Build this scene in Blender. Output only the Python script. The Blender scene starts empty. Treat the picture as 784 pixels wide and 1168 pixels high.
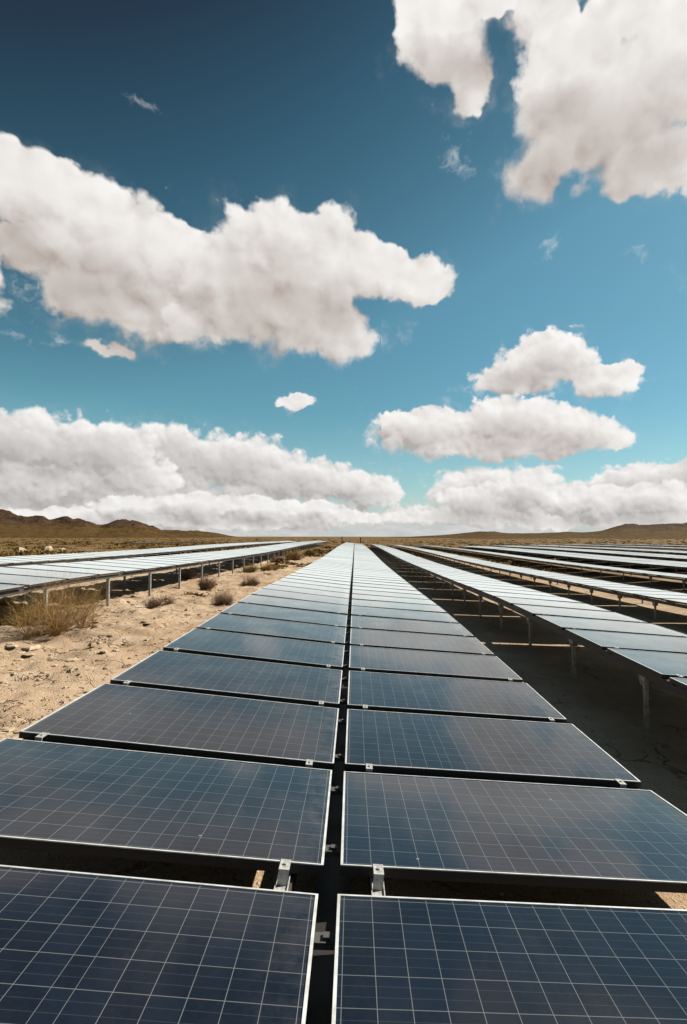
import bpy, math, random
import numpy as np
from mathutils import Matrix, Vector, Euler, noise as mnoise

random.seed(7)
rng = np.random.default_rng(11)
scene = bpy.context.scene
COL = scene.collection
YAW = -0.055                               # the camera looks slightly right of the rows
F, CY = 555.0, 584.0                       # focal length and optical centre in photo pixels
CX = 405 - F * math.tan(YAW)
PITCH = math.atan(28 / F)                  # horizon at y = 612
CAMZ = 1.76

# ------------------------------------------------------------------ camera
cam_d = bpy.data.cameras.new('camera')
cam = bpy.data.objects.new('camera', cam_d)
COL.objects.link(cam)
cam_d.sensor_fit = 'HORIZONTAL'
cam_d.sensor_width = 36
cam_d.lens = F / 784 * 36
cam_d.shift_x = -(CX - 392) / 784          # the photograph is cropped a little off centre; rows vanish at x = 405
cam_d.clip_start = 0.05
cam_d.clip_end = 20000
cam.location = (0, 0, CAMZ)
cam.rotation_euler = (math.pi / 2 + PITCH, 0, YAW)
scene.camera = cam
RM = Euler((math.pi / 2 + PITCH, 0, YAW)).to_matrix()

def ray(px, py):
    return (RM @ Vector(((px - CX) / F, (CY - py) / F, -1))).normalized()

def proj(p):
    v = RM.transposed() @ (Vector(p) - Vector((0, 0, CAMZ)))
    if v.z > -0.05:
        return None
    return (CX + F * v.x / -v.z, CY - F * v.y / -v.z, -v.z)

# ------------------------------------------------------------------ node helpers
class NT:
    def __init__(self, tree):
        self.t = tree
        self.n = tree.nodes
        self.l = tree.links
    def node(self, kind, **kw):
        n = self.n.new(kind)
        for k, v in kw.items():
            setattr(n, k, v)
        return n
    def put(self, sock, v):
        if v is None:
            return
        if isinstance(v, bpy.types.NodeSocket):
            self.l.new(v, sock)
        else:
            if hasattr(sock.default_value, '__len__') and not hasattr(v, '__len__'):
                v = [v] * len(sock.default_value)
            if hasattr(sock.default_value, '__len__') and len(sock.default_value) == 4 and len(v) == 3:
                v = (*v, 1)
            sock.default_value = v
    def math(self, op, a, b=None, c=None, clamp=False):
        n = self.node('ShaderNodeMath', operation=op, use_clamp=clamp)
        for s, v in zip(n.inputs, (a, b, c)):
            self.put(s, v)
        return n.outputs[0]
    def vec(self, op, a, b=None, c=None, out=0):
        n = self.node('ShaderNodeVectorMath', operation=op)
        for s, v in zip(n.inputs[:3], (a, b, c)):
            self.put(s, v)
        return n.outputs['Value'] if op in ('DOT_PRODUCT', 'LENGTH', 'DISTANCE') else n.outputs[0]
    def noise(self, vec, scale, detail=6, rough=0.55, dist=0.0, kind='FBM', lac=2.0, out='Fac'):
        n = self.node('ShaderNodeTexNoise')
        n.noise_type = kind
        self.put(n.inputs['Vector'], vec)
        self.put(n.inputs['Scale'], scale)
        self.put(n.inputs['Detail'], detail)
        self.put(n.inputs['Roughness'], rough)
        self.put(n.inputs['Lacunarity'], lac)
        self.put(n.inputs['Distortion'], dist)
        return n.outputs[out]
    def voronoi(self, vec, scale, feature='F1', out='Distance', rnd=1.0, detail=0):
        n = self.node('ShaderNodeTexVoronoi', feature=feature)
        self.put(n.inputs['Vector'], vec)
        self.put(n.inputs['Scale'], scale)
        self.put(n.inputs['Randomness'], rnd)
        if 'Detail' in n.inputs:
            self.put(n.inputs['Detail'], detail)
        return n.outputs[out]
    def ramp(self, x, a, b, lo=0.0, hi=1.0, smooth=True):
        n = self.node('ShaderNodeMapRange')
        n.interpolation_type = 'SMOOTHSTEP' if smooth else 'LINEAR'
        n.clamp = True
        for s, v in zip(n.inputs[:5], (x, a, b, lo, hi)):
            self.put(s, v)
        return n.outputs[0]
    def mix(self, f, a, b, mode='MIX'):
        n = self.node('ShaderNodeMix', data_type='RGBA', blend_type=mode)
        self.put(n.inputs[0], f)
        self.put(n.inputs[6], a)
        self.put(n.inputs[7], b)
        return n.outputs[2]
    def sep(self, v):
        n = self.node('ShaderNodeSeparateXYZ')
        self.put(n.inputs[0], v)
        return n.outputs
    def comb(self, x, y, z):
        n = self.node('ShaderNodeCombineXYZ')
        for s, v in zip(n.inputs, (x, y, z)):
            self.put(s, v)
        return n.outputs[0]

def material(name, rough=0.8, metallic=0.0, color=(.5, .5, .5)):
    m = bpy.data.materials.new(name)
    m.use_nodes = True
    nt = NT(m.node_tree)
    b = m.node_tree.nodes['Principled BSDF']
    b.inputs['Base Color'].default_value = (*color, 1)
    b.inputs['Roughness'].default_value = rough
    b.inputs['Metallic'].default_value = metallic
    return m, nt, b

def matte(b):
    b.inputs['Specular IOR Level'].default_value = 0.06

def bump(nt, b, h, strength, dist):
    n = nt.node('ShaderNodeBump')
    n.inputs['Strength'].default_value = strength
    n.inputs['Distance'].default_value = dist
    nt.put(n.inputs['Height'], h)
    nt.l.new(n.outputs[0], b.inputs['Normal'])

# ------------------------------------------------------------------ light
SUN_AZ = math.radians(68)      # from +Y (down the rows) towards +X
SUN_EL = math.radians(39)
sdir = Vector((math.sin(SUN_AZ) * math.cos(SUN_EL), math.cos(SUN_AZ) * math.cos(SUN_EL), math.sin(SUN_EL)))
sun_d = bpy.data.lights.new('sun', 'SUN')
sun_d.energy = 5.0
sun_d.angle = math.radians(0.53)
sun_d.color = (1.0, 0.93, 0.82)
sun = bpy.data.objects.new('sun', sun_d)
COL.objects.link(sun)
sun.rotation_euler = sdir.to_track_quat('Z', 'Y').to_euler()
sun.location = (20, 10, 30)

# ------------------------------------------------------------------ world: Nishita sky with a procedural cloud layer
def azel(px, py):
    d = ray(px, py)
    return math.atan2(d.x, d.y), math.asin(d.z)

# ellipses of the cloud masses: photo x, y, half width, half height
CLOUDS = [      # a fifth value: 'w' = thin wisp, 1 / 2 = lies in front of the others
    # upper right
    (503, 52, 52, 58), (532, 92, 32, 44), (487, 10, 44, 45), (570, -18, 80, 45), (618, 20, 46, 34), (740, -20, 80, 50),
    (690, 115, 112, 100, 1), (760, 70, 100, 90, 1), (640, 140, 72, 78, 1), (740, 185, 95, 48, 1), (608, 195, 42, 42, 1), (655, 50, 72, 50, 1), (625, 115, 46, 60, 1),
    # big left and centre
    (5, 215, 66, 52), (62, 235, 92, 56), (135, 280, 98, 68), (205, 345, 110, 50), (100, 325, 66, 48), (-8, 320, 24, 44), (190, 290, 50, 50), (30, 290, 40, 24), (232, 290, 34, 36),
    (330, 286, 96, 66, 1), (345, 380, 60, 40, 1), (318, 350, 115, 56, 1), (265, 372, 80, 30, 1), (398, 310, 72, 52, 1), (388, 375, 46, 46, 1), (492, 320, 34, 36, 1), (448, 308, 42, 32, 1), (255, 300, 36, 36, 1),
    (115, 394, 34, 8), (336, 460, 24, 11),
    # right middle
    (622, 412, 62, 32), (690, 432, 44, 20), (592, 430, 56, 22), (600, 405, 30, 18),
    (485, 490, 68, 27), (450, 478, 26, 13), (535, 505, 70, 18),
    (580, 482, 70, 30, 1), (590, 507, 90, 20, 1), (655, 488, 58, 26, 1), (680, 500, 44, 13, 1),
    # low left bank
    (190, 520, 84, 40), (265, 530, 90, 36), (330, 548, 95, 28), (395, 553, 58, 18), (90, 552, 150, 44), (60, 585, 180, 28), (210, 578, 160, 30), (330, 588, 120, 18), (425, 564, 40, 13),
    (15, 500, 70, 40, 1), (75, 512, 66, 38, 1), (130, 520, 60, 42, 1), (165, 545, 45, 20, 1), (40, 545, 90, 22, 1),
    (150, 578, 50, 13, 2), (225, 575, 55, 14, 2), (300, 578, 50, 12, 2), (360, 580, 34, 11, 2), (395, 590, 50, 9, 2), (60, 588, 80, 12, 2), (270, 596, 90, 9, 2), (180, 595, 60, 9, 2),
    # low right bank
    (560, 558, 76, 28), (612, 550, 36, 20), (725, 550, 58, 26), (650, 575, 150, 26), (785, 545, 60, 26), (530, 587, 110, 14), (455, 590, 70, 9),
    (545, 570, 46, 20, 1), (600, 565, 40, 24, 1), (680, 572, 50, 16, 1), (745, 568, 56, 18, 1), (500, 590, 60, 10, 1), (620, 594, 80, 9, 1), (730, 592, 70, 10, 1),
    # wisps
    (736, 294, 17, 15, 'w'), (628, 288, 20, 18, 'w'), (516, 180, 20, 32, 'w'), (158, 121, 28, 10, 'w'), (52, 380, 26, 12, 'w'), (18, 388, 20, 10, 'w'), (30, 330, 30, 40, 'w'), (545, 440, 14, 20, 'w'),
    # beyond the frame, for what the panels receive
    (980, 260, 190, 120), (-320, 300, 200, 90), (900, 500, 120, 50), (-160, 520, 160, 50),
]


world = bpy.data.worlds.new('World')
scene.world = world
world.use_nodes = True
world.cycles.sampling_method = 'NONE'
wt = NT(world.node_tree)
bg0 = world.node_tree.nodes['Background']
wout = world.node_tree.nodes['World Output']
SKYS = 0.050
sky = wt.node('ShaderNodeTexSky', sky_type='NISHITA')
sky.sun_disc = False
sky.sun_elevation = SUN_EL
sky.sun_rotation = SUN_AZ
sky.altitude = 900
sky.air_density = 1.0
sky.dust_density = 0.5
sky.ozone_density = 1.6
tc = wt.node('ShaderNodeTexCoord')
D = tc.outputs['Generated']
ds = wt.sep(D)
AZ = wt.math('ARCTAN2', ds[0], ds[1])
EL = wt.math('ARCSINE', ds[2])
# film look of the blue: a teal sky, deeper high up and to the left
tint = wt.node('ShaderNodeValToRGB')
wt.put(tint.inputs[0], wt.math('DIVIDE', wt.math('SUBTRACT', EL, wt.math('MULTIPLY', AZ, .35)), .95))
els = tint.color_ramp.elements
els[0].position = 0.0; els[0].color = (.66, 1.0, .86, 1)
els[1].position = 1.0; els[1].color = (.25, .30, .28, 1)
for pos_, c_ in ((.42, (.75, 1.20, .97, 1)), (.80, (.37, .65, .556, 1))):
    e_ = els.new(pos_); e_.color = c_
SKYC = wt.mix(1.0, sky.outputs[0], tint.outputs[0], 'MULTIPLY')
band = wt.ramp(EL, 0.0, 0.26, 1.0, 0.0)
SKYC = wt.mix(wt.math('MULTIPLY', band, 0.50), SKYC, (5.2, 6.3, 6.5))

toward = Vector((0.50, 0.0, 0.87)).normalized()      # where the light comes from, seen in the sky ahead

def scale(v, k):
    n = wt.node('ShaderNodeVectorMath', operation='SCALE'); wt.put(n.inputs[0], v); wt.put(n.inputs['Scale'], k)
    return n.outputs[0]

def sector(x0, x1, y0, y1, lv):
    """clouds of one part of the sky (bounds in photo pixels): outlines from the ellipses, roughened by noise"""
    nt = wt
    k = (1.0, 1.8, 2.5)[lv]                     # finer lumps the nearer the clouds are to the horizon
    wc = nt.noise(D, 5.0 * k, 2, 0.5, out='Color'); wf = nt.noise(D, 19.0 * k, 3, 0.6, out='Color')
    off = nt.vec('ADD', scale(nt.vec('SUBTRACT', wc, (.5, .5, .5)), .075 / k), scale(nt.vec('SUBTRACT', wf, (.5, .5, .5)), .060 / k))
    wf_f = nt.noise(D, 8.0 * k, 2, 0.5)
    p = nt.vec('ADD', nt.comb(AZ, EL, 0), off)
    p = nt.vec('MULTIPLY', p, (1, 1, 0))
    st2 = (.085, .042, .032)[lv]
    p2 = nt.vec('ADD', p, (toward.x * st2, toward.z * st2, 0))
    wsp = None
    L = {}
    for cl in CLOUDS:
        x, y, rx, ry = cl[:4]
        if x + rx * 1.5 + 55 < x0 or x - rx * 1.5 - 55 > x1 or y + ry * 1.5 + 50 < y0 or y - ry * 1.5 - 30 > y1: continue
        a, e = azel(x, y)
        a1_, _ = azel(x + 4, y); _, e2_ = azel(x, y - 4)
        ra = abs(a1_ - a) / 4 * rx
        re = abs(e2_ - e) / 4 * ry
        key = cl[4] if len(cl) > 4 else 0
        if key == 'w' and (x < x0 - 20 or x > x1 + 20 or y < y0 - 20 or y > y1 + 20): continue
        for which in (0, 1):
            if which and key == 'w': continue
            q = nt.vec('MULTIPLY_ADD', p2 if which else p, (1 / ra, 1 / re, 0), (-a / ra, -e / re, 0))
            q = nt.vec('LENGTH', q)
            if key == 'w': wsp = q if wsp is None else nt.math('MINIMUM', wsp, q)
            else: L.setdefault(key, [None, None])[which] = q if L.get(key, [None, None])[which] is None else nt.math('SMOOTH_MIN', L[key][which], q, (.20, .25)[which])
    vv0 = scale(off, .8)
    def lumps(v):
        vv = nt.vec('ADD', v, vv0)
        b1 = nt.voronoi(vv, (12.0, 20.0, 26.0)[lv]); b2 = nt.voronoi(vv, (32.0, 55.0, 70.0)[lv])
        return nt.math('MULTIPLY_ADD', b2, (-.20, -.17, -.15)[lv], nt.math('MULTIPLY_ADD', b1, (-.44, -.42, -.42)[lv], .235))
    h0 = lumps(D); DS = nt.vec('ADD', D, tuple(toward * (.020 / k))); h1 = lumps(DS)
    n0 = nt.noise(D, 14.0 * k, 7, 0.60)
    s0 = nt.noise(D, 10.0 * k, 2, 0.5); s1 = nt.noise(DS, 10.0 * k, 2, 0.5)
    d0 = nt.math('MULTIPLY_ADD', n0, .90, nt.math('SUBTRACT', h0, .45))
    rel = nt.math('ADD', nt.math('MULTIPLY', nt.math('SUBTRACT', h0, h1), 1.25), nt.math('MULTIPLY', nt.math('SUBTRACT', s0, s1), .9))
    rel = nt.math('MULTIPLY_ADD', nt.math('SUBTRACT', n0, .5), .06, rel)
    e0 = nt.ramp(wf_f, .35, .7, -.06, -.20); e1 = nt.ramp(wf_f, .35, .7, .15, .42)
    layers = []
    for key in sorted(L):
        f = nt.math('SUBTRACT', 1.06, L[key][0])
        bulk = nt.math('SUBTRACT', 1.06, L[key][1])
        f0 = nt.math('ADD', f, d0)
        top = nt.ramp(nt.math('SUBTRACT', f, bulk), -.05, .22)
        f0 = nt.math('MULTIPLY_ADD', nt.math('MULTIPLY', top, nt.math('SUBTRACT', n0, .5)), -.45, f0)
        mask = nt.ramp(f0, nt.ramp(top, 0, 1, e0, -.05, smooth=False), nt.ramp(top, 0, 1, e1, (.12, .14, .19)[lv], smooth=False))
        fringe = nt.math('MULTIPLY', nt.math('MULTIPLY', nt.ramp(f0, -.40, .10), nt.ramp(top, 0, 1, 1.0, .25)), nt.ramp(n0, .42, .76, 0, .34))
        mask = nt.math('MAXIMUM', mask, fringe)
        thick = nt.math('MAXIMUM', nt.math('MULTIPLY_ADD', s0, .45, nt.math('SUBTRACT', bulk, .17)), -.05)
        lit = nt.math('EXPONENT', nt.math('MULTIPLY', thick, (-1.15, -1.3, -1.35)[lv]))
        lit = nt.math('MULTIPLY_ADD', rel, nt.ramp(f0, .10, 1.1, (1.25, 1.3, 1.3)[lv], (.20, .26, .32)[lv]), lit)
        lit = nt.ramp(lit, 0.16, 1.32, smooth=False)
        lit = nt.math('POWER', lit, (.86, .82, .84)[lv])
        ccol = nt.mix(lit, ((4.6, 4.0, 3.6), (4.7, 4.2, 3.95), (4.5, 4.25, 4.1))[lv], (9.6, 9.4, 9.15))
        layers.append((mask, ccol))
    base = SKYC
    if lv == 2:
        lowm = nt.math('MULTIPLY', nt.ramp(EL, 0.012, 0.105, 1.0, 0.0), nt.ramp(nt.noise(nt.vec('MULTIPLY', D, (1, 1, 5)), 7, 5, 0.6), 0.3, 0.55, 0.6, 1.0))
        base = nt.mix(lowm, base, nt.mix(nt.noise(nt.vec('MULTIPLY', D, (1, 1, 4.5)), 14, 6, 0.62), (3.6, 3.9, 4.1), (8.3, 8.2, 8.0)))
    if wsp is not None:
        wn_ = nt.noise(nt.vec('ADD', D, scale(off, 1.5)), 34, 5, .62)
        wm_ = nt.math('ADD', nt.math('SUBTRACT', 1.0, wsp), nt.math('MULTIPLY_ADD', wn_, 5.0, -2.75))
        base = nt.mix(nt.ramp(wm_, 0.0, 2.2, 0, .55), base, (8.2, 8.3, 8.3))
    col = base
    for mask, ccol in layers: col = nt.mix(mask, col, ccol)
    n = nt.node('ShaderNodeBackground'); nt.put(n.inputs['Color'], col); n.inputs['Strength'].default_value = SKYS
    return n.outputs[0]

def wmix(fac, a, b_):
    n = wt.node('ShaderNodeMixShader'); wt.put(n.inputs[0], fac); wt.l.new(a, n.inputs[1]); wt.l.new(b_, n.inputs[2])
    return n.outputs[0]

inv_y = wt.math('DIVIDE', 1.0, wt.math('MAXIMUM', ds[1], .05))
TU = wt.math('MULTIPLY', ds[0], inv_y); TV = wt.math('MULTIPLY', ds[2], inv_y)
def tu(px_): d = ray(px_, 500); return d.x / d.y
def tv(py_): d = ray(405, py_); return d.z / d.y
hiL = sector(-900, 400, -900, 440, 0)
hiR = sector(400, 1700, -900, 440, 0)
midR = sector(435, 1700, 365, 532, 1)
loL = sector(-900, 435, 440, 700, 2)
loR = sector(435, 1700, 532, 700, 2)
xm = wt.math('GREATER_THAN', TU, tu(435))
up_r = wt.ramp(TV, tv(368), tv(362))
lo_r = wt.ramp(TV, tv(536), tv(528))
lo_l = wt.ramp(TV, tv(437), tv(431))
leftS = wmix(lo_l, loL, wmix(wt.math('GREATER_THAN', TU, tu(400)), hiL, hiR))
rightS = wmix(up_r, wmix(lo_r, loR, midR), hiR)
front = wmix(xm, leftS, rightS)
# beside, behind and above the camera: clear deep sky with a few clouds
gen = wt.noise(D, 2.6, 5, 0.55)
gm = wt.ramp(gen, .62, .72)
wt.put(bg0.inputs['Color'], wt.mix(gm, SKYC, (6.6, 6.3, 6.0)))
bg0.inputs['Strength'].default_value = SKYS
away = wt.math('MAXIMUM', wt.math('GREATER_THAN', wt.math('ABSOLUTE', AZ), 1.0), wt.math('MAXIMUM', wt.math('GREATER_THAN', EL, 1.05), wt.math('LESS_THAN', EL, -.02)))
wt.l.new(wmix(away, front, bg0.outputs[0]), wout.inputs[0])

# ------------------------------------------------------------------ terrain
def cubic(xs, ys):
    xs = np.array(xs, float); ys = np.array(ys, float)
    m = np.gradient(ys, xs)
    def f(x):
        x = np.clip(np.asarray(x, float), xs[0], xs[-1])
        i = np.clip(np.searchsorted(xs, x) - 1, 0, len(xs) - 2)
        h = xs[i + 1] - xs[i]; t = (x - xs[i]) / h
        return ((2*t**3 - 3*t**2 + 1) * ys[i] + (t**3 - 2*t**2 + t) * h * m[i] + (-2*t**3 + 3*t**2) * ys[i+1] + (t**3 - t**2) * h * m[i+1])
    return f
ACROSS = cubic([-400, -60, -25, -13, -5.4, 0, 3, 7.4, 13, 17, 40, 400], [1.2, .6, .55, .54, .19, 0, -.155, -.31, -.30, -.06, .0, .0])
ALONG = cubic([-20, 0, 2, 3, 4, 5.2, 7.4, 9, 14, 27, 55, 115, 200, 500], [.12, .12, .065, -.03, -.045, -.03, .0, .02, -.03, -.13, -.06, -.2, -.15, 0])

def fbm(x, y, sc, oc=4, seed=0.0):
    return mnoise.fractal(Vector((x * sc + seed, y * sc - seed, seed)), 0.8, 2.1, oc)

def ground_z(x, y):
    z = float(ACROSS(x)) + float(ALONG(y))
    r = math.hypot(x, y)
    z += 0.02 * fbm(x, y, 0.5, 3, 3.1) * min(1, max(0, abs(x + .1) - 1.0))
    if x < -2.2 and r < 60:
        k = min(1, (-2.2 - x) / 1.5)
        n = fbm(x, y, 1.3, 5, 9.7)
        z += 0.055 * k * n
        # broken caliche crust
        c = fbm(x * 1.0, y * 1.4, 2.6, 3, 21.3)
        if c > .12:
            z += 0.04 * k * min(1, (c - .12) * 9)
    if r > 60:
        z += 0.25 * fbm(x, y, 0.012, 4, 5.5) * min(1, (r - 60) / 200)
    return z

def axis(parts):
    out = []
    for a, b, s in parts:
        out += list(np.arange(a, b, s))
    return np.array(out)
xs = np.concatenate([[-6000, -3500, -2000, -1200, -800, -500], np.arange(-320, -60, 12), np.arange(-60, -20, 2), np.arange(-20, -10, .5), np.arange(-10, -2, .07), np.arange(-2, 5, .25), np.arange(5, 20, .5), np.arange(20, 60, 2.5), np.arange(60, 330, 12), [500, 800, 1200, 2000, 3500, 6000]])
ys = np.concatenate([[-60, -30, -12, -6, -2, 0], np.arange(1, 4, .25), np.arange(4, 16, .07), np.arange(16, 40, .3), np.arange(40, 120, 2), np.arange(120, 500, 12), [560, 700, 900, 1300, 2000, 3500, 7000]])

def grid_mesh(name, xs, ys, fz):
    nx, ny = len(xs), len(ys)
    co = np.zeros((ny, nx, 3), np.float32)
    for j, y in enumerate(ys):
        for i, x in enumerate(xs):
            co[j, i] = (x, y, fz(x, y))
    idx = np.arange(nx * ny).reshape(ny, nx)
    faces = np.stack([idx[:-1, :-1], idx[:-1, 1:], idx[1:, 1:], idx[1:, :-1]], -1).reshape(-1, 4)
    me = bpy.data.meshes.new(name)
    me.vertices.add(nx * ny); me.vertices.foreach_set('co', co.ravel())
    me.loops.add(faces.size); me.loops.foreach_set('vertex_index', faces.ravel().astype(np.int32))
    me.polygons.add(len(faces)); me.polygons.foreach_set('loop_start', np.arange(0, faces.size, 4, dtype=np.int32))
    me.polygons.foreach_set('use_smooth', np.ones(len(faces), bool))
    me.update(calc_edges=True)
    return me

def structure(name, me, mat):
    o = bpy.data.objects.new(name, me)
    COL.objects.link(o)
    me.materials.append(mat)
    o['kind'] = 'structure'
    return o

m_ground, nt, b = material('desert_sand', 0.95); matte(b)
g = nt.node('ShaderNodeNewGeometry')
P = g.outputs['Position']
px, py, pz = nt.sep(P)
big = nt.noise(P, 0.6, 5, 0.6)
med = nt.noise(P, 4.0, 6, 0.65)
fine = nt.noise(P, 60.0, 4, 0.7)
peb = nt.voronoi(P, 38.0, 'F1')
pebc = nt.voronoi(P, 38.0, 'F1', out='Color')
peb2 = nt.voronoi(P, 110.0, 'F1')
pebc2 = nt.voronoi(P, 110.0, 'F1', out='Color')
base = nt.mix(nt.ramp(big, .3, .7), (0.284, 0.189, 0.113), (0.461, 0.351, 0.244))
base = nt.mix(nt.ramp(nt.noise(P, 1.6, 7, .7), .52, .66, 0, .7), base, (0.480, 0.405, 0.325))
base = nt.mix(nt.ramp(med, .35, .7, 0, .6), base, (0.346, 0.247, 0.160))
pv = nt.sep(pebc)[0]
base = nt.mix(nt.math('MULTIPLY', nt.ramp(peb, .12, .34, 1, 0), nt.ramp(pv, .55, .75, 0, .75)), base,
              nt.mix(nt.sep(pebc)[1], (0.154, 0.100, 0.071), (0.522, 0.448, 0.370)))
pv2 = nt.sep(pebc2)[0]
base = nt.mix(nt.math('MULTIPLY', nt.ramp(peb2, .1, .5, 1, 0), nt.ramp(pv2, .35, .6, 0, .7)), base,
              nt.mix(nt.sep(pebc2)[1], (0.146, 0.093, 0.063), (0.507, 0.409, 0.319)))
base = nt.mix(nt.ramp(fine, .3, .75, 0, .35), base, (0.169, 0.116, 0.075))
# cracks in the crust
wp = nt.vec('ADD', P, nt.vec('MULTIPLY', nt.noise(P, 3.0, 4, .6, out='Color'), (.5, .5, .5)))
crk = nt.voronoi(wp, 1.9, 'DISTANCE_TO_EDGE')
crkm = nt.math('MULTIPLY', nt.ramp(crk, 0.0, 0.035, 1, 0), nt.ramp(nt.noise(P, 1.1, 3, .5), .50, .62))
base = nt.mix(nt.math('MULTIPLY', crkm, .8), base, (0.13, 0.08, 0.05))
# scrub-covered plain further away
dist = nt.vec('LENGTH', P)
scr = nt.noise(nt.vec('MULTIPLY', P, (1, .6, 1)), 0.55, 6, 0.75)
outer = nt.math('MULTIPLY', nt.ramp(nt.math('ABSOLUTE', nt.math('ADD', px, 1.5)), 9.5, 12.5), nt.ramp(dist, 14, 45, .25, .9))
far = nt.math('MULTIPLY', nt.math('MAXIMUM', nt.ramp(dist, 30, 75), outer), nt.ramp(scr, .36, .55, .72, 1.0))
scol = nt.mix(nt.noise(P, .25, 5, .7), (0.04, 0.023, 0.006), (0.155, 0.090, 0.027))
base = nt.mix(far, base, scol)
nt.l.new(base, b.inputs['Base Color'])
h = nt.math('ADD', nt.math('MULTIPLY', nt.ramp(peb, 0, .45, 1, 0), nt.math('MULTIPLY', pv, .5)), nt.math('MULTIPLY', nt.ramp(peb2, 0, .5, 1, 0), .25))
h = nt.math('ADD', h, nt.math('MULTIPLY', med, 1.6))
h = nt.math('ADD', h, nt.math('MULTIPLY', fine, .35))
h = nt.math('SUBTRACT', h, nt.math('MULTIPLY', crkm, 1.3))
bump(nt, b, h, 0.9, 0.02)
ground = structure('ground', grid_mesh('ground', xs, ys, ground_z), m_ground)

# hills
m_hill, nt, b = material('hill_scrub', 0.95); matte(b)
g = nt.node('ShaderNodeNewGeometry'); P = g.outputs['Position']
pz = nt.sep(P)[2]
nz = nt.sep(g.outputs['Normal'])[2]
n1 = nt.noise(P, .02, 6, .65)
speck = nt.noise(P, .16, 5, .8)
lowc = nt.mix(n1, (0.055, 0.030, 0.008), (0.13, 0.075, 0.022))
rock = nt.mix(nt.noise(P, .05, 6, .7), (0.026, 0.015, 0.010), (0.10, 0.056, 0.032))
hz = nt.math('ADD', pz, nt.math('MULTIPLY', nt.math('SUBTRACT', n1, .5), 26))
c = nt.mix(nt.ramp(hz, 9, 20), lowc, rock)
c = nt.mix(nt.ramp(speck, .48, .62, 0, .85), c, (0.022, 0.016, 0.008))
nt.l.new(c, b.inputs['Base Color'])
bump(nt, b, nt.math('ADD', speck, nt.noise(P, .05, 6, .7)), 1.0, 4.0)

def hill_fn(pts, Y0, Y1, rough, seed, front):
    xs_ = [((x - 405) / F) for x, y in pts]; hs_ = [(612 - y) / F for x, y in pts]
    prof = cubic(xs_, hs_)
    def fz(x, y):
        u = x / y
        if u < xs_[0] or u > xs_[-1]:
            return -6.0
        t = (y - Y0) / (Y1 - Y0)
        k = front(t)
        n = fbm(x, y, 1 / 90, 6, seed)
        r = 1 - abs(fbm(x, y, 1 / 140, 4, seed + 8))
        hgt = float(prof(u)) * Y1
        rid = 1 - 2.2 * abs(fbm(x, y, 1 / 45, 5, seed + 3))
        return -1.5 + (hgt + 1.5) * k * (1 + rough * .12 * n) + rough * (17.0 * (r - .75) + 9.0 * rid) * min(1, max(0, t) * 1.6) ** 2 * min(1, hgt / 26)
    return fz
left_pts = [(-420, 600), (-300, 585), (-150, 576), (-60, 580), (0, 583), (14, 585), (40, 592), (60, 594), (78, 595), (98, 594), (112, 598), (124, 601), (140, 597), (152, 597), (170, 600), (192, 605), (222, 606), (245, 608), (270, 611), (300, 614)]
right_pts = [(405, 613), (440, 612), (500, 609.5), (535, 607), (560, 605.5), (582, 607.5), (612, 607), (640, 606), (690, 605), (706, 602), (719, 598.5), (745, 598.5), (784, 596.5), (860, 592), (980, 588), (1150, 600), (1300, 612)]
def fL(t):
    t = max(0, min(1, t))
    return (0.42 * min(1, t / .55) ** .8 + .58 * max(0, (t - .5) / .5) ** 1.6)
def fR(t):
    t = max(0, min(1, t))
    return t ** 1.1
hx = np.arange(-1300, -60, 5.5); hy = np.concatenate([np.arange(280, 600, 12.0), np.arange(600, 900, 6.0), np.arange(900, 1000, 20)])
def fold(fn, Y1):
    def f(x, y):
        if y <= Y1: return fn(x, y)
        return fn(x * Y1 / y, Y1) * (1 - (y - Y1) / 100 * .4)
    return f
hl = structure('hills', grid_mesh('hills_left', hx, hy, fold(hill_fn(left_pts, 300, 880, 1.0, 4.2, fL), 880)), m_hill)
hr = structure('hills', grid_mesh('hills_right', np.arange(0, 1300, 9.0), hy, fold(hill_fn(right_pts, 300, 880, .38, 14.2, fR), 880)), m_hill)

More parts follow.
